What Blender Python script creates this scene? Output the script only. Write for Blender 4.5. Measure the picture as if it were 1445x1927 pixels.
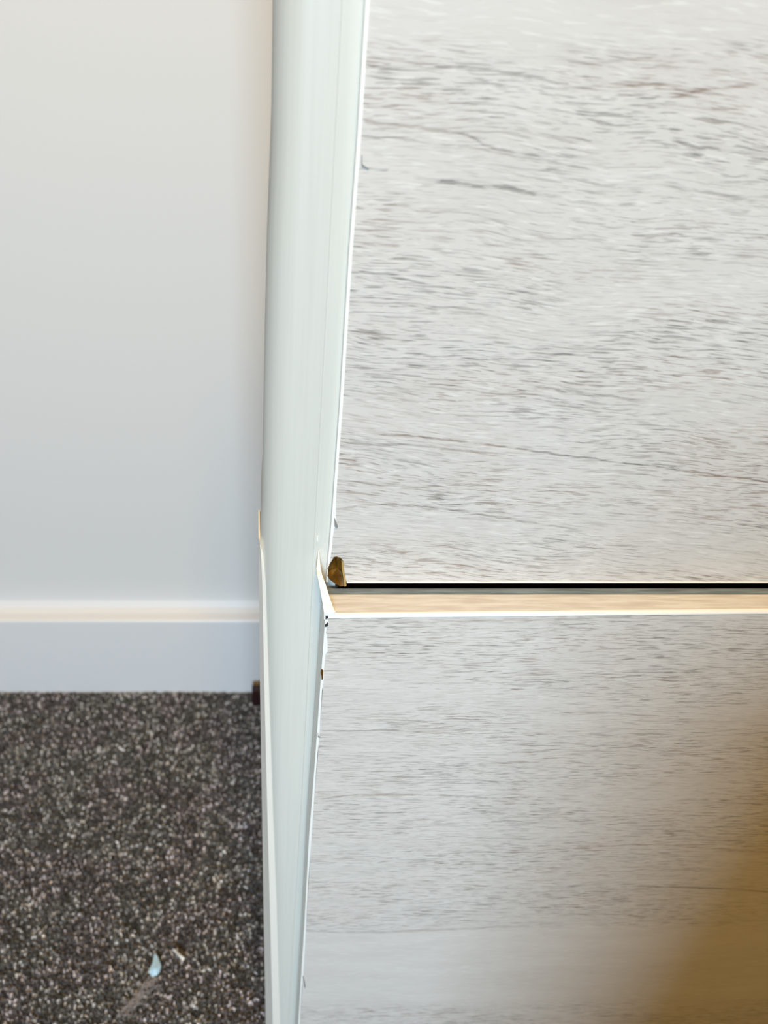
import bpy, bmesh, math, random
from mathutils import Vector, noise as mnoise

for o in list(bpy.data.objects):
    bpy.data.objects.remove(o)
S = bpy.context.scene
C = S.collection
random.seed(7)

# ------------------------------------------------------------------ camera
FPX, PX, PY, W, H = 1600.0, 475.0, 963.5, 1445.0, 1927.0
TILT = math.radians(35)
CAM = Vector((0.0, -0.292, 0.793))
cd = bpy.data.cameras.new('camera')
cam = bpy.data.objects.new('camera', cd); C.objects.link(cam)
cam.location = CAM
cam.rotation_euler = (math.radians(90) - TILT, 0, 0)
cd.sensor_fit = 'HORIZONTAL'; cd.sensor_width = 36.0
cd.lens = 36.0 * FPX / W
cd.shift_x = (W / 2 - PX) / W
cd.clip_start = 0.01
cd.dof.use_dof = True
cd.dof.focus_distance = 0.385
cd.dof.aperture_fstop = 15.0
S.camera = cam

# ------------------------------------------------------------------ world, lights, exposure
wd = bpy.data.worlds.new('world'); S.world = wd
wd.use_nodes = True
wb = wd.node_tree.nodes['Background']
wb.inputs[0].default_value = (0.82, 0.90, 1.0, 1)
wb.inputs[1].default_value = 0.035

def area(name, loc, target, size, energy, col, size_y=None):
    l = bpy.data.lights.new(name, 'AREA'); l.energy = energy; l.color = col
    l.size = size
    if size_y: l.shape = 'RECTANGLE'; l.size_y = size_y
    o = bpy.data.objects.new(name, l); C.objects.link(o)
    o.location = loc
    o.rotation_euler = (Vector(target) - Vector(loc)).to_track_quat('-Z', 'Y').to_euler()
    return o
area('window_daylight', (-0.1, -1.9, 1.12), (0.05, 0.0, 0.4), 0.42, 43.5, (0.60, 0.82, 1.0), 0.5)
area('ceiling_lamp', (-0.03, -0.95, 2.35), (0.0, 0.2, 0.5), 0.45, 33, (1.0, 0.59, 0.125))
S.view_settings.view_transform = 'Standard'
S.view_settings.look = 'None'
S.view_settings.gamma = 1.0
S.view_settings.use_curve_mapping = False
S.view_settings.exposure = -0.05

# ------------------------------------------------------------------ helpers
FW = Vector((0, math.cos(TILT), -math.sin(TILT)))
UP = Vector((0, math.sin(TILT), math.cos(TILT)))
RT = Vector((1, 0, 0))
def ray(px, py): return FW * FPX + RT * (px - PX) + UP * (PY - py)
def onY(px, py, y):
    d = ray(px, py); t = (y - CAM.y) / d.y
    return CAM + d * t
def onZ(px, py, z):
    d = ray(px, py); t = (z - CAM.z) / d.z
    return CAM + d * t
def lerp(tab, v):
    if v <= tab[0][0]: a, b = tab[0], tab[1]
    elif v >= tab[-1][0]: a, b = tab[-2], tab[-1]
    else:
        for a, b in zip(tab, tab[1:]):
            if a[0] <= v <= b[0]: break
    return a[1] + (b[1] - a[1]) * (v - a[0]) / (b[0] - a[0])

def obj(name, bm, m, parent=None, smooth=False, kind=None, label=None):
    me = bpy.data.meshes.new(name)
    bmesh.ops.recalc_face_normals(bm, faces=bm.faces)
    bm.to_mesh(me); bm.free()
    if m: me.materials.append(m)
    if smooth:
        for p in me.polygons: p.use_smooth = True
    o = bpy.data.objects.new(name, me); C.objects.link(o)
    if parent: o.parent = parent
    if kind: o['kind'] = kind
    if label: o['label'] = label
    return o

def add_box(bm, x0, x1, y0, y1, z0, z1):
    v = [bm.verts.new((x, y, z)) for x in (x0, x1) for y in (y0, y1) for z in (z0, z1)]
    for f in ((0,1,3,2),(4,6,7,5),(0,4,5,1),(2,3,7,6),(0,2,6,4),(1,5,7,3)):
        bm.faces.new([v[i] for i in f])
    return v

def add_slab(bm, front, thick_vec):
    """closed slab from a front polygon and an extrusion vector"""
    a = [bm.verts.new(p) for p in front]
    b = [bm.verts.new(Vector(p) + thick_vec) for p in front]
    bm.faces.new(a); bm.faces.new(b[::-1])
    n = len(a)
    for i in range(n):
        bm.faces.new((a[i], a[(i+1) % n], b[(i+1) % n], b[i]))
    return a, b

def add_blob(bm, c, r, rot, n=6):
    """squashed irregular pebble"""
    m = bmesh.ops.create_icosphere(bm, subdivisions=1, radius=1.0)
    for v in m['verts']:
        k = random.uniform(0.85, 1.15)
        v.co = rot @ Vector((v.co.x*r[0]*k, v.co.y*r[1]*k, v.co.z*r[2]*k)) + c

# ------------------------------------------------------------------ materials
def newmat(name, col, rough=0.5, spec=0.5):
    m = bpy.data.materials.new(name); m.use_nodes = True
    b = m.node_tree.nodes['Principled BSDF']
    b.inputs['Base Color'].default_value = (*col, 1)
    b.inputs['Roughness'].default_value = rough
    b.inputs['Specular IOR Level'].default_value = spec
    return m, m.node_tree, b

class G:
    """tiny node-graph helper"""
    def __init__(s, nt): s.nt = nt
    def n(s, t, **kw):
        o = s.nt.nodes.new(t)
        for k, v in kw.items(): setattr(o, k, v)
        return o
    def put(s, sock, v):
        if isinstance(v, bpy.types.NodeSocket): s.nt.links.new(v, sock)
        else: sock.default_value = v
    def m(s, op, a, b=0.0, c=0.0, clamp=False):
        o = s.n('ShaderNodeMath', operation=op, use_clamp=clamp)
        s.put(o.inputs[0], a); s.put(o.inputs[1], b); s.put(o.inputs[2], c)
        return o.outputs[0]
    def ramp(s, v, lo, hi, a=0.0, b=1.0):
        o = s.n('ShaderNodeMapRange', interpolation_type='SMOOTHSTEP')
        for i, q in enumerate((v, lo, hi, a, b)): s.put(o.inputs[i], q)
        return o.outputs[0]
    def xyz(s, x, y, z):
        o = s.n('ShaderNodeCombineXYZ')
        for i, q in enumerate((x, y, z)): s.put(o.inputs[i], q)
        return o.outputs[0]
    def noise(s, vec, scale=1.0, detail=2.0, rough=0.5):
        o = s.n('ShaderNodeTexNoise')
        s.put(o.inputs['Vector'], vec); o.inputs['Scale'].default_value = scale
        o.inputs['Detail'].default_value = detail; o.inputs['Roughness'].default_value = rough
        return o.outputs[0]
    def mix(s, f, a, b, blend='MIX'):
        o = s.n('ShaderNodeMix', data_type='RGBA', blend_type=blend)
        s.put(o.inputs[0], f)
        s.put(o.inputs[6], a if isinstance(a, bpy.types.NodeSocket) else (*a, 1))
        s.put(o.inputs[7], b if isinstance(b, bpy.types.NodeSocket) else (*b, 1))
        return o.outputs[2]

def wood(name, slope, seed, streaks, smooth_band=None, gain=1.0):
    """pale grey wood-effect laminate; object space in metres: x along the grain, z across it.
    slope: how far the grain falls to the right.  streaks: list of (polyline in x,z mm; half width mm; strength)"""
    m, nt, bs = newmat(name, (0.7, 0.7, 0.68), 0.42, 0.35)
    g = G(nt)
    co = g.n('ShaderNodeTexCoord').outputs['Object']
    sp = g.n('ShaderNodeSeparateXYZ'); nt.links.new(co, sp.inputs[0])
    X = g.m('MULTIPLY', sp.outputs[0], 1000.0); Z = g.m('MULTIPLY', sp.outputs[2], 1000.0)
    # flow of the grain: slope plus slow waves
    wv = g.noise(g.xyz(g.m('MULTIPLY', X, 0.010), g.m('MULTIPLY', Z, 0.016), seed), 1.0, 2.0)
    wv2 = g.noise(g.xyz(g.m('MULTIPLY', X, 0.05), g.m('MULTIPLY', Z, 0.12), seed+3), 1.0, 1.0)
    zz = g.m('ADD', Z, g.m('MULTIPLY', X, slope))
    zz = g.m('ADD', zz, g.m('MULTIPLY', g.m('SUBTRACT', wv, 0.5), 17.0 * (abs(slope) / 0.09)))
    zz = g.m('ADD', zz, g.m('MULTIPLY', g.m('SUBTRACT', wv2, 0.5), 1.2))
    def dash(fx, fz, off, lo, hi, det=1.5):
        n = g.noise(g.xyz(g.m('MULTIPLY', X, fx), g.m('MULTIPLY', zz, fz), seed+off), 1.0, det, 0.55)
        return g.ramp(n, lo, hi)
    # where pores are dense and where they thin out
    dens = g.noise(g.xyz(g.m('MULTIPLY', X, 0.012), g.m('MULTIPLY', zz, 0.045), seed+9), 1.0, 2.0)
    dens = g.ramp(dens, 0.32, 0.62, 0.35, 1.0)
    if smooth_band:
        for (z0, z1, soft) in smooth_band:
            d = g.m('ADD', Z, g.m('MULTIPLY', g.m('SUBTRACT', wv2, 0.5), 10.0))
            inside = g.m('MULTIPLY', g.ramp(d, z0 - soft, z0 + soft), g.ramp(d, z1 - soft, z1 + soft, 1.0, 0.0))
            dens = g.m('MULTIPLY', dens, g.m('SUBTRACT', 1.0, g.m('MULTIPLY', inside, 0.85)))
    d1 = dash(0.085, 1.25, 1, 0.56, 0.64)
    d2 = dash(0.16, 2.3, 2, 0.565, 0.64)
    d3 = dash(0.045, 0.42, 4, 0.58, 0.70)
    d1 = g.m('MULTIPLY', d1, dens); d2 = g.m('MULTIPLY', d2, dens)
    tot = g.m('ADD', g.m('MULTIPLY', d1, 0.50), g.m('MULTIPLY', d2, 0.40))
    tot = g.m('ADD', tot, g.m('MULTIPLY', g.m('MULTIPLY', d3, dens), 0.13))
    # individually placed long veins
    wob = g.m('MULTIPLY', g.m('SUBTRACT', g.noise(g.xyz(g.m('MULTIPLY', X, 0.09), g.m('MULTIPLY', Z, 0.1), seed+5), 1.0, 3.0), 0.5), 3.0)
    brk = g.ramp(g.noise(g.xyz(g.m('MULTIPLY', X, 0.14), g.m('MULTIPLY', Z, 0.7), seed+6), 1.0, 2.0), 0.36, 0.55, 0.25, 1.0)
    vein = None
    for pts, hw, st in streaks:
        x0, x1 = pts[0][0], pts[-1][0]; zs = [p[1] for p in pts]
        zlo, zhi = min(zs) - 2, max(zs) + 2
        t = g.m('DIVIDE', g.m('SUBTRACT', X, x0), x1 - x0)
        fc = g.n('ShaderNodeFloatCurve'); nt.links.new(t, fc.inputs['Value'])
        cv = fc.mapping.curves[0]
        nx = lambda p: (p[0]-x0)/(x1-x0); nz = lambda p: (p[1]-zlo)/(zhi-zlo)
        cv.points[0].location = (0, nz(pts[0])); cv.points[1].location = (1, nz(pts[-1]))
        for p in pts[1:-1]: cv.points.new(nx(p), nz(p))
        fc.mapping.update()
        zc = g.m('ADD', g.m('MULTIPLY', fc.outputs[0], zhi - zlo), zlo)
        dist = g.m('ABSOLUTE', g.m('SUBTRACT', g.m('ADD', Z, wob), zc))
        fade = g.m('MULTIPLY', g.ramp(t, 0.0, 0.15), g.ramp(t, 0.8, 1.0, 1.0, 0.0))
        if x0 <= 40: fade = g.m('MULTIPLY', g.ramp(t, -0.02, 0.0), g.ramp(t, 0.8, 1.0, 1.0, 0.0))
        if x1 >= 205: fade = g.ramp(t, 0.0, 0.15)
        s = g.m('MULTIPLY', g.m('MULTIPLY', g.ramp(dist, hw*0.25, hw*1.5, 1.0, 0.0), fade), st)
        vein = s if vein is None else g.m('MAXIMUM', vein, s)
    if vein is not None: tot = g.m('ADD', tot, g.m('MULTIPLY', vein, brk))
    # light flecks and broad tone
    lf = g.m('MULTIPLY', dash(0.10, 0.9, 7, 0.57, 0.70), 0.5)
    tone = g.noise(g.xyz(g.m('MULTIPLY', X, 0.02), g.m('MULTIPLY', zz, 0.10), seed+8), 1.0, 3.0)
    b1, b2 = ((c[0]*gain, c[1]*gain, c[2]*gain) for c in ((0.60, 0.572, 0.55), (0.705, 0.685, 0.668)))
    base = g.mix(tone, b1, b2)
    base = g.mix(lf, base, (0.80, 0.79, 0.765))
    hue = g.noise(g.xyz(g.m('MULTIPLY', X, 0.02), g.m('MULTIPLY', zz, 0.06), seed+12), 1.0, 1.0)
    dark = g.mix(g.ramp(hue, 0.4, 0.65), (0.17, 0.16, 0.15), (0.24, 0.165, 0.13))
    col = g.mix(g.m('MINIMUM', tot, 0.85), base, dark)
    nt.links.new(col, bs.inputs['Base Color'])
    bp = g.n('ShaderNodeBump'); bp.inputs['Strength'].default_value = 0.35; bp.inputs['Distance'].default_value = 0.0002
    nt.links.new(g.m('SUBTRACT', 1.0, tot), bp.inputs['Height']); nt.links.new(bp.outputs[0], bs.inputs['Normal'])
    return m

def painted(name, col, rough, bump=0.15, sx=60, sz=6, brush=0.0):
    """white paint with faint roller or brush marks"""
    m, nt, bs = newmat(name, col, rough, 0.35)
    g = G(nt); co = g.n('ShaderNodeTexCoord').outputs['Object']
    mp = g.n('ShaderNodeMapping'); nt.links.new(co, mp.inputs[0]); mp.inputs['Scale'].default_value = (sx, sx, sz)
    n = g.noise(mp.outputs[0], 10.0, 3.0)
    if brush: nt.links.new(g.mix(g.ramp(n, 0.35, 0.7), col, tuple(c*(1-brush) for c in col)), bs.inputs['Base Color'])
    bp = g.n('ShaderNodeBump'); bp.inputs['Strength'].default_value = bump; bp.inputs['Distance'].default_value = 0.0003
    nt.links.new(n, bp.inputs['Height']); nt.links.new(bp.outputs[0], bs.inputs['Normal'])
    return m

M_wall = painted('wall_paint', (0.80, 0.82, 0.85), 0.6, 0.1, 30, 30)
M_skirt = painted('skirting_gloss', (0.84, 0.865, 0.92), 0.35, 0.05, 8, 60)
M_post = painted('side_panel_paint', (0.655, 0.67, 0.64), 0.45, 0.2, 60, 1.2, 0.035)
M_band = painted('edge_band_white', (0.93, 0.94, 0.93), 0.35, 0.1, 60, 20)
M_strip = painted('cream_strip_paint', (0.86, 0.84, 0.79), 0.4, 0.1, 60, 3)
M_scuff, _, _ = newmat('dark_scuff', (0.02, 0.018, 0.018), 0.7)
M_maroon, _, _ = newmat('maroon_wood', (0.03, 0.008, 0.008), 0.5)

def core_mat():
    m, nt, bs = newmat('chipboard_core', (0.16, 0.085, 0.02), 0.55, 0.3)
    g = G(nt); co = g.n('ShaderNodeTexCoord').outputs['Object']
    n = g.noise(co, 200.0, 2.0)
    nt.links.new(g.mix(g.ramp(n, 0.3, 0.7), (0.085, 0.036, 0.002), (0.15, 0.072, 0.006)), bs.inputs['Base Color'])
    bp = g.n('ShaderNodeBump'); bp.inputs['Strength'].default_value = 0.5; bp.inputs['Distance'].default_value = 0.0005
    nt.links.new(n, bp.inputs['Height']); nt.links.new(bp.outputs[0], bs.inputs['Normal'])
    return m
M_core = core_mat()
M_corelight, _, _ = newmat('torn_core_lip', (0.42, 0.28, 0.09), 0.6)

def ledge_mat(name, c1, c2):
    m, nt, bs = newmat(name, c1, 0.45, 0.3)
    g = G(nt); co = g.n('ShaderNodeTexCoord').outputs['Object']
    mp = g.n('ShaderNodeMapping'); nt.links.new(co, mp.inputs[0]); mp.inputs['Scale'].default_value = (28, 330, 1)
    n = g.noise(mp.outputs[0], 1.6, 3.0, 0.6)
    nt.links.new(g.mix(g.ramp(n, 0.3, 0.72), c1, c2), bs.inputs['Base Color'])
    return m
M_ledge = ledge_mat('pale_oak_edge', (0.80, 0.81, 0.84), (0.62, 0.59, 0.59))
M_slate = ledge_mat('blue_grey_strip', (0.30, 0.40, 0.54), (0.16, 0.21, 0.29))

def carpet_mat(name, attr):
    m, nt, bs = newmat(name, (0.1, 0.09, 0.09), 0.95, 0.1)
    g = G(nt)
    if attr:
        a = g.n('ShaderNodeAttribute', attribute_name='tint')
        nt.links.new(a.outputs['Color'], bs.inputs['Base Color'])
    else:
        co = g.n('ShaderNodeTexCoord').outputs['Object']
        n = g.noise(co, 260.0, 3.0)
        nt.links.new(g.mix(g.ramp(n, 0.35, 0.7), (0.03, 0.027, 0.028), (0.22, 0.20, 0.19)), bs.inputs['Base Color'])
    return m
M_pile = carpet_mat('carpet_pile', True)
M_backing = carpet_mat('carpet_backing', False)

# ------------------------------------------------------------------ key dimensions
Z_UP_BOTTOM = onY(900, 1096, 0.0).z           # bottom edge of the upper drawer front
GAP = 0.0038
Z_LEDGE = Z_UP_BOTTOM - GAP                   # top of the lower drawer front
YL = onZ(620, 1157, Z_LEDGE).y                # lower front stands proud, left end
YR = onZ(1445, 1149, Z_LEDGE).y               # ... and is a little skewed
XR = 0.42                                     # right end of the unit (outside the frame)
WALL_Y = CAM.y + 0.0
# skirting: 1168 = top front edge, 1300 = carpet line; 0.118 m tall
lo, hi = 0.1, 1.5
for _ in range(60):
    mid = (lo + hi) / 2
    a = onY(240, 1168, mid).z; b = onY(240, 1301, mid).z
    if b > 0: lo = mid
    else: hi = mid
SK_Y = mid; SK_H = a
SK_T = onZ(240, 1144, SK_H).y - SK_Y
WALL_Y = SK_Y + SK_T
open('/tmp/dim.txt','w').write(repr((Z_UP_BOTTOM, Z_LEDGE, YL, YR,SK_Y, SK_H, SK_T)))
print('DIM', Z_UP_BOTTOM, Z_LEDGE, YL, YR, 'skirt', SK_Y, SK_H, SK_T)

# ------------------------------------------------------------------ the room
bm = bmesh.new(); add_box(bm, -2.2, 2.2, WALL_Y, WALL_Y + 0.1, 0.0, 2.4)
o = obj('wall_back', bm, M_wall, kind='structure')
bm = bmesh.new(); add_box(bm, -2.2, 2.2, -2.4, WALL_Y + 0.1, -0.06, -0.004)
floor = obj('floor', bm, M_backing, kind='structure')
floor['label'] = 'grey brown flecked loop pile carpet floor'

# skirting board with a softly rounded top edge
bm = bmesh.new()
prof = [(SK_Y + SK_T, -0.003), (SK_Y, -0.003), (SK_Y, SK_H - 0.003)]
for i in range(1, 5):
    a = math.pi / 2 * i / 4
    prof.append((SK_Y + 0.003 * (1 - math.cos(a)), SK_H - 0.003 + 0.003 * math.sin(a)))
prof += [(SK_Y + SK_T * 0.55, SK_H + 0.0008), (SK_Y + SK_T * 0.85, SK_H + 0.004), (SK_Y + SK_T, SK_H + 0.012)]
add_slab(bm, [(-2.2, y, z) for y, z in prof], Vector((4.4, 0, 0)))
obj('baseboard_back', bm, M_skirt, kind='structure')

# carpet pile: thousands of bent tufts, one countless mass
def pile():
    verts, faces, cols = [], [], []
    x0, x1, y0, y1 = -0.42, 0.06, 0.03, SK_Y - 0.0005
    step = 0.0021
    ny = int((y1 - y0) / step); nx = int((x1 - x0) / step)
    for j in range(ny):
        for i in range(nx):
            x = x0 + (i + random.uniform(-0.1, 1.1)) * step
            y = min(y0 + (j + random.uniform(-0.1, 1.1)) * step, y1 - 0.001)
            ang = random.uniform(0, math.pi); L = random.uniform(0.0011, 0.0026); w = random.uniform(0.0007, 0.0012)
            h = random.uniform(0.0012, 0.0034)
            big = mnoise.noise(Vector((x*22, y*22, 0)))
            big2 = mnoise.noise(Vector((x*90, y*90, 5)))
            h += 0.0012 * big2
            ca, sa = math.cos(ang), math.sin(ang)
            b = len(verts); z0 = -0.005
            for (u, v, z) in ((-L, -w, z0), (L, -w, z0), (L, w, z0), (-L, w, z0),
                              (-L*0.55, -w*0.5, h*0.8 + z0 + 0.003), (L*0.55, -w*0.5, h + z0 + 0.003),
                              (L*0.55, w*0.5, h*0.95 + z0 + 0.003), (-L*0.55, w*0.5, h*0.7 + z0 + 0.003)):
                verts.append((x + u*ca - v*sa, y + u*sa + v*ca, z))
            faces += [(b+4, b+5, b+6, b+7), (b, b+1, b+5, b+4), (b+1, b+2, b+6, b+5), (b+2, b+3, b+7, b+6), (b+3, b, b+4, b+7)]
            r = random.random()
            k = 0.055 + 0.20 * r * r + (0.55 * random.random() if r > 0.84 else 0.0)
            k *= 1.0 + 0.5 * big2
            if big > 0.05: c = (k*1.14, k*1.10, k*1.22)
            else: c = (k*1.13, k*1.15, k*1.22)
            cols += [(*c, 1)] * 5
    me = bpy.data.meshes.new('carpet_pile'); me.from_pydata(verts, [], faces)
    at = me.attributes.new('tint', 'FLOAT_COLOR', 'FACE')
    at.data.foreach_set('color', [q for c in cols for q in c])
    me.materials.append(M_pile)
    o = bpy.data.objects.new('carpet_pile', me); C.objects.link(o)
    o.parent = floor; o['kind'] = 'stuff'
    return o
pile()

# ------------------------------------------------------------------ the drawer unit
unit = bpy.data.objects.new('drawer_unit', None); C.objects.link(unit)
unit['label'] = 'drawer unit with pale grey wood-effect fronts and white side panel'
unit['category'] = 'cabinet'
UY0, UY1 = 0.0215, 0.26
ZTOP = 0.93

# left edges of the two fronts, as (image row, column) read off the photograph -> world x at that height
up_edge = [(0, 688.0), (250, 673.0), (480, 656.5), (760, 639.5), (985, 623.5), (1096, 613.5)]
lo_edge = [(1160, 612.0), (1300, 602.0), (1420, 593.5), (1574, 581.5), (1750, 572.0), (1927, 561.0)]
def edge_pts(tab, y, rows): return [onY(lerp(tab, r), r, y) for r in rows]

# --- veins read off the photograph, put onto the front (mm in x,z)
def vein(pts, hw, st, y=0.0):
    q = []
    for p in pts:
        w = onY(p[0], p[1], y); q.append((w.x*1000, w.z*1000))
    return (q, hw, st)
up_veins = [
    vein([(690,228),(760,240),(850,250),(940,282),(1060,300)], 0.55, 0.45),
    vein([(685,255),(760,262),(850,275),(1000,300),(1150,330)], 0.45, 0.35),
    vein([(770,330),(850,345),(920,352),(1000,362),(1075,372)], 0.75, 0.62),
    vein([(1200,190),(1280,178),(1360,168),(1445,155)], 0.6, 0.45),
    vein([(1090,165),(1200,160),(1320,172)], 0.5, 0.35),
    vein([(1255,262),(1320,276),(1400,286),(1445,294)], 0.55, 0.55),
    vein([(1240,350),(1330,362),(1445,385)], 0.6, 0.4),
    vein([(1080,120),(1180,112),(1300,108)], 0.5, 0.3),
    vein([(690,128),(770,130),(860,126),(940,132)], 0.5, 0.35),
    vein([(660,568),(740,572),(860,585),(960,600)], 0.5, 0.35),
    vein([(985,728),(1070,738),(1130,745),(1230,758)], 0.8, 0.42),
    vein([(660,812),(780,822),(900,835),(1010,848),(1150,868),(1300,888),(1445,908)], 0.5, 0.65),
    vein([(660,830),(760,838),(880,848),(1000,862)], 0.5, 0.4),
    vein([(1240,668),(1330,680),(1445,696)], 0.45, 0.4),
    vein([(650,905),(730,913),(850,918)], 0.45, 0.4),
    vein([(640,958),(760,950),(880,965),(1010,985),(1150,1000)], 0.5, 0.38),
    vein([(760,395),(860,402),(980,420)], 0.35, 0.25),
    vein([(680,318),(735,322)], 0.5, 0.5),
]
lo_y = YL
lo_veins = [
    vein([(625,1165),(800,1172),(1000,1170),(1200,1166),(1445,1163)], 0.7, 0.3, lo_y),
    vein([(610,1502),(700,1497),(830,1500),(960,1506),(1100,1500)], 0.7, 0.42, lo_y),
    vein([(1050,1345),(1150,1348),(1260,1358)], 0.7, 0.35, lo_y),
    vein([(1110,1600),(1200,1598),(1290,1602)], 0.9, 0.35, lo_y),
    vein([(1180,1675),(1260,1678),(1345,1682),(1445,1690)], 1.0, 0.4, lo_y),
    vein([(610,1375),(760,1378),(900,1392)], 0.6, 0.35, lo_y),
    vein([(580,1752),(700,1756),(850,1752),(990,1748),(1090,1740)], 1.4, 0.28, lo_y),
]
z1750 = onY(700, 1752, lo_y).z * 1000; z1870 = onY(700, 1895, lo_y).z * 1000
M_up = wood('laminate_upper', 0.085, 11.3, up_veins, [(onY(900, 95, 0).z*1000, 1200, 6)])
M_lo = wood('laminate_lower', 0.012, 37.7, lo_veins, [(z1870, z1750, 5)], 1.06)

def polyface(bm, outer, holes_depth):
    pass

# upper drawer front: outline with the chipped-out corner
chip = [(652,1096),(650,1089),(647.5,1074),(646,1057),(641.5,1051.5),(633.5,1048.5),(628.5,1049.5),(621,1062),(616.8,1071)]
BW = 0.0011     # width of the white edge band seen from the front
up_left = [(r, lerp(up_edge, r)) for r in (0, 250, 480, 620, 760, 880, 985, 1040)]
def off(p, d): return Vector((p.x + d, p.y, p.z))
outl = [onY(1445, 1096, 0.0)]; outl[0].x = XR
outl += [onY(x, y, 0.0) for x, y in chip]
outl += [off(onY(x, r, 0.0), BW) for r, x in up_left[::-1]]
top = outl[-1]; sl = (top.x - outl[-2].x) / (top.z - outl[-2].z)
outl += [Vector((top.x + sl*(ZTOP - top.z), 0, ZTOP)), Vector((XR, 0, ZTOP))]
bm = bmesh.new(); add_slab(bm, outl, Vector((0, 0.018, 0)))
upper = obj('drawer_front', bm, M_up, unit, label='upper front, chipped at its lower left corner')

# its white left edge band, slightly lifted where it peels
def band(name, pts, wd, parent, label=None, y_front=None, th=0.018):
    bm = bmesh.new()
    L, R = pts, [off(p, w) for p, w in zip(pts, wd)]
    for i in range(len(pts) - 1):
        f = [L[i], R[i], R[i+1], L[i+1]]
        add_slab(bm, f, Vector((0, th, 0)))
    bmesh.ops.remove_doubles(bm, verts=bm.verts, dist=1e-6)
    return obj(name, bm, M_band, parent, label=label)
rows = [0, 130, 250, 400, 480, 620, 760, 880, 940, 972, 985, 996, 1010, 1040, 1060, 1072, 1084, 1095]
bp_ = [onY(lerp(up_edge, r), r, -0.0004) for r in rows]
bw_ = [BW*1.05 if r < 960 else BW for r in rows]
bw_[9] = BW*1.5; bw_[10] = BW*1.9; bw_[11] = BW*1.2
bw_[-1] = BW*0.7; bw_[-2] = BW*0.35; bw_[-3] = BW*0.35; bw_[-4] = BW*0.7
t = bp_[0]; s_ = (t.x - bp_[1].x) / (t.z - bp_[1].z)
bp_ = [Vector((t.x + s_*(ZTOP - t.z), t.y, ZTOP))] + bp_; bw_ = [BW] + bw_
band('edge_band', bp_, bw_, upper, 'white edge band, peeling slightly near the chip')
# thin bright lower lip
bm = bmesh.new()
a = onY(652.5, 1096, 0.0)
add_box(bm, a.x, XR, -0.0003, 0.012, a.z - 0.0001, a.z + 0.0006)
obj('bottom_lip', bm, M_band, upper, label='thin white bottom lip')

# chipped core: faceted brown hollow with a torn pale lip on its right
bm = bmesh.new()
cp = [(652,1102.5),(650.5,1090),(647.5,1074),(646,1057),(641.5,1051.5),(633.5,1048.5),(628.5,1049.5),(621,1062),(615.6,1071.5),(615.6,1083),(620,1090.5),(632,1099.5),(641,1103.5)]
rim = [bm.verts.new(onY(x, y, -0.0006)) for x, y in cp]
cen = sum((v.co for v in rim), Vector()) / len(rim)
inn = [bm.verts.new(cen + (v.co - cen) * 0.62 + Vector((0, 0.0022 + 0.0012 * math.sin(i*2.3), 0))) for i, v in enumerate(rim)]
ctr = bm.verts.new(cen + Vector((0.0004, 0.0034, -0.001)))
n = len(rim)
back = [bm.verts.new(v.co + Vector((0, 0.0112, 0))) for v in rim]
for i in range(n):
    k = (i+1) % n
    bm.faces.new((rim[i], rim[k], inn[k], inn[i])); bm.faces.new((inn[i], inn[k], ctr))
    bm.faces.new((rim[k], rim[i], back[i], back[k]))
bm.faces.new(back)
obj('chipped_core', bm, M_core, upper, label='exposed brown core in the broken corner')
bm = bmesh.new()
lip = [(651.8,1103),(650.5,1090),(647.5,1074),(646,1058),(642.5,1055),(643.8,1074),(646.5,1090),(648.2,1104)]
add_slab(bm, [onY(x, y, -0.0011) for x, y in lip], Vector((0, 0.0012, 0)))
obj('torn_lip', bm, M_corelight, upper, label='paler torn edge beside the hole')

# --- lower drawer front, proud of the upper one and a little skewed
def YLo(x): # front plane at world x
    x0 = onZ(620, 1157, Z_LEDGE).x; x1 = onZ(1445, 1149, Z_LEDGE).x
    return YL + (YR - YL) * (x - x0) / (x1 - x0)
lo_rows = [1162, 1230, 1300, 1360, 1420, 1500, 1574, 1660, 1750, 1840, 1927]
lp = []
for r in lo_rows:
    lp.append(onY(lerp(lo_edge, r), r, YL))
lp[0].z = Z_LEDGE
ZLB = 0.06
t0, t1 = lp[-2], lp[-1]
lp.append(Vector((t1.x + (t1.x-t0.x)/(t1.z-t0.z)*(ZLB - t1.z), YL, ZLB)))
EB = 0.0012
TH = 0.018
front = [Vector((XR, YLo(XR), Z_LEDGE - 0.0016))] + [Vector((p.x + EB, YLo(p.x), p.z if i else Z_LEDGE - 0.0016)) for i, p in enumerate(lp)] + [Vector((XR, YLo(XR), ZLB))]
TH = -0.0008 - YL
bm = bmesh.new(); add_slab(bm, front, Vector((0, TH, 0)))
lower = obj('drawer_front', bm, M_lo, unit, label='lower front, standing slightly proud of the upper one')
# top edge of pale oak
bm = bmesh.new()
xl = lp[0].x
fr = [Vector((xl + 0.0035, YLo(xl) + 0.0012, Z_LEDGE)), Vector((XR, YLo(XR) + 0.0012, Z_LEDGE)), Vector((XR, -0.0038, Z_LEDGE)), Vector((xl + 0.0027, -0.0038, Z_LEDGE))]
add_slab(bm, fr, Vector((0, 0, -0.0016)))
obj('top_edge', bm, M_ledge, lower, label='pale bare oak top edge')
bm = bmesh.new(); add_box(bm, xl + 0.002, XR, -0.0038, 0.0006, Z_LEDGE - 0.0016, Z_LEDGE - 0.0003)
obj('rear_strip', bm, M_slate, lower, label='blue grey strip along the back of the top edge')
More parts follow.
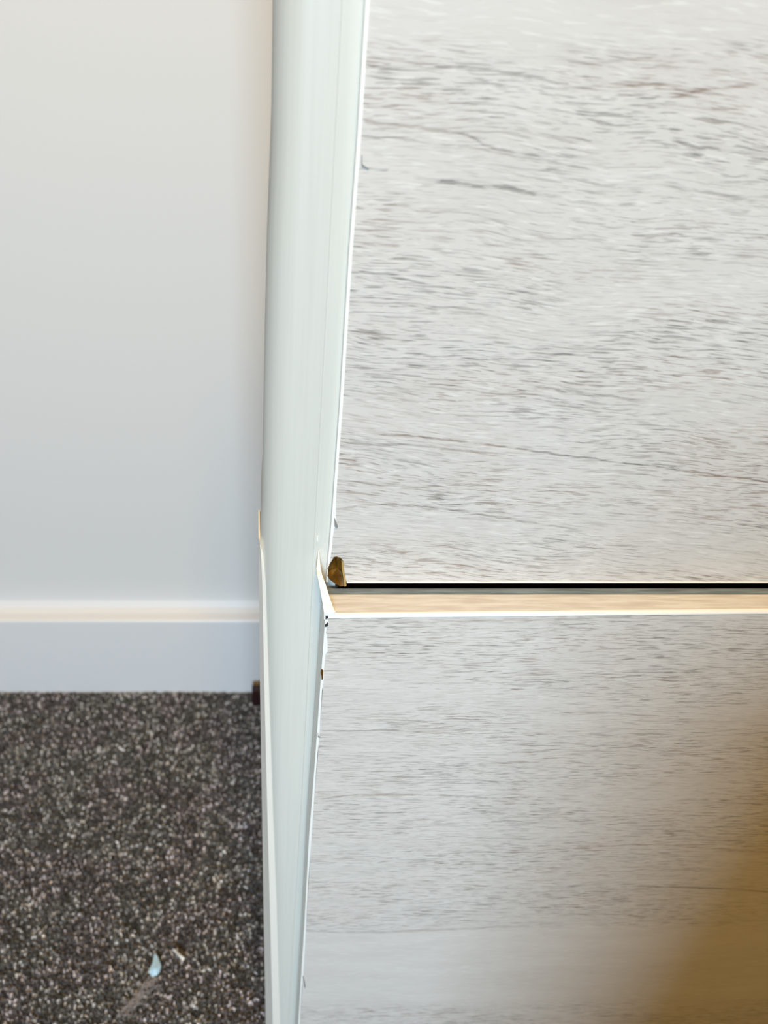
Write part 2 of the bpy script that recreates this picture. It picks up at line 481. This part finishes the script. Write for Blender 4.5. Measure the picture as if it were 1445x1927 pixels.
# rounded cream lip along the front of the top edge
bm = bmesh.new()
prof = []
for i in range(6):
    a = math.pi/2 * i/5
    prof.append((0.0013 - 0.0016*math.sin(a), -0.0016 + 0.0017*math.cos(a)))
prof += [(0.0013, -0.0016)]
A = [bm.verts.new((xl + 0.001, YLo(xl) + u, Z_LEDGE + w)) for u, w in prof]
B = [bm.verts.new((XR, YLo(XR) + u, Z_LEDGE + w)) for u, w in prof]
for i in range(len(A)):
    k = (i+1) % len(A); bm.faces.new((A[i], A[k], B[k], B[i]))
bm.faces.new(A); bm.faces.new(B)
obj('front_lip', bm, M_band, lower, label='thin cream white front lip')
# left edge band, with small losses
rowsb = [1162, 1172, 1190, 1212, 1226, 1232, 1262, 1280, 1300, 1360, 1392, 1420, 1500, 1574, 1660, 1750, 1840, 1860, 1927]
bp2, bw2 = [], []
for i, r in enumerate(rowsb):
    p = onY(lerp(lo_edge, r), r, YL - 0.0003); 
    if i == 0: p.z = Z_LEDGE
    bp2.append(p); bw2.append(EB * (1.0 + 0.18 * math.sin(i * 2.1)) * 0.95)
bw2[3] = EB*1.6; bw2[4] = EB*1.75; bw2[5] = EB*1.05
t0, t1 = bp2[-2], bp2[-1]
bp2.append(Vector((t1.x + (t1.x-t0.x)/(t1.z-t0.z)*(ZLB - t1.z), t1.y, ZLB))); bw2.append(EB)
band('edge_band', bp2, bw2, lower, 'chipped white edge band')
def spot(name, pxs, y, m, lab, parent, th=0.0006):
    bm = bmesh.new(); add_slab(bm, [onY(a, b, y) for a, b in pxs], Vector((0, th, 0)))
    return obj(name, bm, m, parent, label=lab)
yf = YL - 0.0007
spot('edge_chip', [(604.5,1260),(608.5,1262),(608,1271),(607.6,1279),(605,1279.5),(604.6,1272),(603.2,1267)], yf, M_core, 'brown chip in the white edge', lower)
spot('edge_scuff', [(613,1161),(617,1160.5),(617.5,1163),(615,1165),(612.6,1164.5)], yf, M_scuff, 'tiny black scuff', lower)
spot('edge_scuff', [(614,1174.5),(617.5,1171.5),(617,1178),(613,1180),(611,1179),(612,1176)], yf, M_scuff, 'tiny grey scuff', lower)
M_grey, _, _ = newmat('grey_hairline', (0.25, 0.25, 0.25), 0.7)
spot('edge_nick', [(569.5,1838),(571,1838),(574.8,1856),(573.5,1861),(572.4,1857)], yf, M_grey, 'thin lifted nick', lower)
spot('edge_nick', [(597.6,1380),(598.4,1380),(599.0,1386),(602.5,1387.8),(602,1388.8),(598,1387.2)], yf, M_grey, 'thin lifted nick', lower)
spot('edge_nick', [(629,975),(630.2,976),(636,992),(634,993.5),(629.5,991)], -0.0007, M_grey, 'lifted corner of laminate', upper)
spot('edge_nick', [(680.4,292),(681.6,292),(681.9,309),(694,318),(693,320),(680,311.5)], -0.0003, M_grey, 'grey scratch by the edge', upper, 0.0004)

# --- painted side panel with a rounded left arris
YP = 0.0035
SP_H = 0.93
def vx(px_1927): # world x of a vertical line that meets row 1927 at this column on plane YP
    return onY(px_1927, 1927, YP).x
rowsP = [0, 250, 500, 700, 960, 1005, 1100, 1300, 1500, 1700, 1927]
A_ = [(0, 514), (250, 511), (500, 502), (700, 497.5), (960, 493), (1005, 490), (1100, 490), (1300, 492), (1500, 496), (1700, 500), (1927, 506)]
E_ = [(0, 588), (250, 578), (500, 568), (700, 562), (950, 551), (1100, 546), (1300, 540), (1500, 537), (1700, 534), (1927, 531)]
C_ = [(0, 642), (500, 617), (1000, 591), (1300, 577), (1450, 570), (1700, 555), (1927, 542)]
bm = bmesh.new()
rings = []
def ring(r, z=None, ext=None):
    a = onY(lerp(A_, r), r, YP + 0.010); e = onY(lerp(E_, r), r, YP); c = onY(lerp(C_, r), r, YP)
    tab = up_edge if r <= 1096 else lo_edge
    d = onY(lerp(tab, r) + 1.5, r, YP + 0.001)
    zz = e.z if z is None else z
    pts = [(a.x + 0.0005, YP + 0.045), (a.x, YP + 0.012)]
    for i in range(1, 9):
        th = math.pi/2 * i/8
        pts.append((e.x - (e.x - a.x)*math.cos(th), YP + 0.012 - 0.012*math.sin(th)))
    pts += [(c.x, YP), (c.x + 0.0004, YP + 0.0003), (d.x + 0.003, YP + 0.0005), (d.x + 0.004, YP + 0.045)]
    return [Vector((x, y, zz)) for x, y in pts]
R0 = [ring(r) for r in rowsP]
def extrap(r1, r2, z):
    return [p + (p - q) * ((z - p.z)/(p.z - q.z)) for p, q in zip(r1, r2)]
R0 = [extrap(R0[0], R0[1], SP_H)] + R0 + [extrap(R0[-1], R0[-2], 0.0)]
vs = [[bm.verts.new(p) for p in rr] for rr in R0]
for j in range(len(vs) - 1):
    n = len(vs[j])
    for i in range(n):
        k = (i+1) % n; bm.faces.new((vs[j][i], vs[j][k], vs[j+1][k], vs[j+1][i]))
bm.faces.new(vs[0]); bm.faces.new(vs[-1])
side = obj('side_panel', bm, M_post, unit, smooth=True, label='white painted side panel with a rounded edge')
nr = 14
for p in side.data.polygons:
    if p.index < nr * (len(R0) - 1): p.use_smooth = 1 <= p.index % nr <= 8
    else: p.use_smooth = False
# cream strip down the outer arris: starts as a sliver and widens to the floor
bm = bmesh.new()
SA = [(1004, 486.5), (1100, 487), (1300, 489), (1500, 492), (1700, 495), (1927, 499)]
SB = [(1004, 489.5), (1040, 495), (1100, 500), (1300, 506), (1500, 512.5), (1700, 520), (1927, 527)]
srows = [1004, 1015, 1040, 1100, 1200, 1300, 1400, 1500, 1600, 1700, 1800, 1927]
fr = []
for r in srows:
    l = onY(lerp(SA, r), r, YP + 0.009)
    ea, ee = onY(lerp(A_, r), r, YP + 0.010).x, onY(lerp(E_, r), r, YP).x
    ys = YP + 0.006
    for _ in range(8):
        q = min(1, max(0, (ee - onY(lerp(SB, r), r, ys).x) / (ee - ea)))
        ys = YP + 0.012 - 0.012*math.sqrt(max(0, 1 - q*q))
    rr_ = onY(lerp(SB, r), r, ys - 0.0003)
    m1 = onY((lerp(SA, r)*0.5 + lerp(SB, r)*0.5), r, min(ys + 0.0015, YP + 0.007) - 0.001)
    z = rr_.z
    bl = Vector((l.x, YP + 0.030, z)); br = Vector((rr_.x, YP + 0.030, z))
    l.z = m1.z = z
    fr.append([l, m1, rr_, br, bl])
fr.append(extrap(fr[-1], fr[-2], 0.0))
vs = [[bm.verts.new(p) for p in q] for q in fr]
for j in range(len(vs) - 1):
    for i in range(5):
        k = (i+1) % 5; bm.faces.new((vs[j][i], vs[j][k], vs[j+1][k], vs[j+1][i]))
bm.faces.new(vs[0]); bm.faces.new(vs[-1])
strip = obj('edge_strip', bm, M_strip, side, smooth=False, label='cream edge strip')
# white filler smeared from the panel into the corner of the lower front
def smear(name, left, right, y0, y1, parent, lab):
    bm = bmesh.new(); n = len(left); Ls, Rs = [], []
    for i in range(n):
        y = y0 + (y1 - y0) * min(1.0, max(0.0, i/(n-2)))
        Ls.append((onY(*left[i], y), onY(left[i][0]-0.3, left[i][1], y + 0.004)))
        Rs.append((onY(*right[i], y), onY(right[i][0]+0.3, right[i][1], y + 0.004)))
    V = [[bm.verts.new(p) for p in (a[0], b[0], b[1], a[1])] for a, b in zip(Ls, Rs)]
    for j in range(n-1):
        for i in range(4):
            k = (i+1) % 4; bm.faces.new((V[j][i], V[j][k], V[j+1][k], V[j+1][i]))
    bm.faces.new(V[0]); bm.faces.new(V[-1])
    return obj(name, bm, M_band, parent, label=lab)
smear('filler_smear',
      [(599,1034),(598,1050),(595.5,1070),(596.5,1080),(600,1096),(603.5,1115),(607,1135),(609.5,1152),(609.5,1166)],
      [(600.5,1034),(601.2,1050),(603.0,1068),(606,1082),(612,1098),(618,1117),(625,1138),(631,1152),(616,1166)],
      YP - 0.0008, YL - 0.0003, side, 'white filler smear in the corner')
smear('filler_smear', [(596.2,1006),(595.9,1014),(596.4,1020)], [(597.2,1006),(598,1014),(597.2,1020)], YP - 0.0006, YP - 0.0006, side, 'short white filler fleck')

# --- carcass behind the fronts
M_carc, _, _ = newmat('carcass_brown', (0.10, 0.055, 0.02), 0.7)
bm = bmesh.new()
XB = onY(640, 1100, UY0).x
add_box(bm, XB + 0.0005, XR, UY0 + 0.001, UY1, ZLB, SP_H - 0.004)
obj('body', bm, M_carc, unit, label='dark brown carcass seen through the gap')
bm = bmesh.new(); add_box(bm, XB + 0.012, XR, 0.03, UY1, 0.0, ZLB)
obj('plinth', bm, M_carc, unit)

# ------------------------------------------------------------------ small things on the carpet
def thing(o, label, cat, group=None):
    o['label'] = label; o['category'] = cat
    if group: o['group'] = group
    return o
zt = 0.0012
M_blue, _, _ = newmat('pale_blue_scrap', (0.52, 0.78, 1.0), 0.35)
M_wscrap, _, _ = newmat('white_scrap', (0.85, 0.85, 0.84), 0.4)
M_fluff, _, _ = newmat('grey_fluff', (0.34, 0.32, 0.34), 0.95)
def crumple(name, tris_px, m, zs):
    bm = bmesh.new(); cache = {}
    for t in tris_px:
        vv = []
        for (x, y, h) in t:
            key = (x, y)
            if key not in cache: cache[key] = bm.verts.new(onZ(x, y, zs + h))
            vv.append(cache[key])
        bm.faces.new(vv)
    o = obj(name, bm, m)
    md = o.modifiers.new('thickness', 'SOLIDIFY'); md.thickness = 0.0004
    return o
P = lambda x, y, h: (x, y, h)
a1, a2, a3, a4, a5, a6, a7, a8, a9 = P(290.5,1793,.001), P(296.5,1799,.003), P(303,1817,.003), P(301,1828,.0015), P(296,1835,.001), P(287,1839,.0005), P(278.5,1829,.001), P(287,1812,.003), P(292,1822,.0055)
thing(crumple('plastic_scrap', [(a1,a2,a8),(a2,a3,a9),(a3,a4,a9),(a4,a5,a9),(a5,a6,a9),(a6,a7,a9),(a7,a8,a9),(a8,a2,a9)], M_blue, zt),
      'tiny crumpled pale blue scrap lying on the carpet', 'scrap')
b1, b2, b3, b4, b5 = P(324,1787,.002), P(328,1785.5,.004), P(348,1803,.004), P(344,1809.5,.002), P(336,1796,.005)
thing(crumple('paper_sliver', [(b1,b2,b5),(b2,b3,b5),(b3,b4,b5),(b4,b1,b5)], M_wscrap, zt),
      'thin white sliver on the carpet right of the pale blue scrap', 'scrap')
# loose grey fluff: a tangle of short fibres
bm = bmesh.new()
for i in range(110):
    t = random.random()
    px, py = 290 + (232-290)*t + random.gauss(0, 6), 1843 + (1905-1843)*t + random.gauss(0, 6)
    c = onZ(px, py, zt + 0.0008)
    a = math.radians(random.gauss(55, 35)); d = Vector((math.cos(a), math.sin(a), random.uniform(-.2, .2))) * random.uniform(.002, .005)
    s = d.cross(Vector((0, 0, 1))).normalized() * 0.0003; u = Vector((0, 0, 0.0004))
    q = [bm.verts.new(p) for p in (c-d-s, c-d+s, c-d+u, c+d-s, c+d+s, c+d+u)]
    for f in ((0,1,2),(3,5,4),(0,3,4,1),(1,4,5,2),(2,5,3,0)): bm.faces.new([q[k] for k in f])
thing(obj('carpet_fluff', bm, M_fluff, kind='stuff'), 'loose pale grey fluff below the blue scrap on the carpet', 'fluff')
# dark maroon stub in the corner between skirting and side panel
bm = bmesh.new()
p0 = onZ(474, 1330, 0.0)
zt2 = onY(474, 1303, p0.y).z
vsb = add_box(bm, p0.x, p0.x + 0.026, p0.y, p0.y + 0.014, 0.0, zt2)
bmesh.ops.bevel(bm, geom=bm.edges[:], offset=0.0015, segments=2, affect='EDGES')
thing(obj('wood_stub', bm, M_maroon), 'small dark maroon wooden stub in the corner by the skirting', 'offcut')

# added light blocker outside the frame, behind the camera's right; it shades the lower front
M_blocker, _, _ = newmat('blocker_brown', (0.36, 0.23, 0.11), 0.8)
blocker = bpy.data.objects.new('light_blocker', None); C.objects.link(blocker)
thing(blocker, 'added brown light blocker, unseen outside the frame to the right', 'blocker')
BX0, BX1, BY0, BY1, BZ = 0.112, 0.57, -0.95, -0.55, 0.725
bm = bmesh.new(); add_box(bm, BX0, BX1, BY0, BY1, 0.0, BZ)
obj('blocker_body', bm, M_blocker, blocker)
for x0, x1 in ((BX0, (BX0+BX1)/2 - 0.001), ((BX0+BX1)/2 + 0.001, BX1)):
    bm = bmesh.new(); add_box(bm, x0, x1, BY0, BY1, BZ, BZ + 0.004)
    obj('blocker_top', bm, M_blocker, blocker)
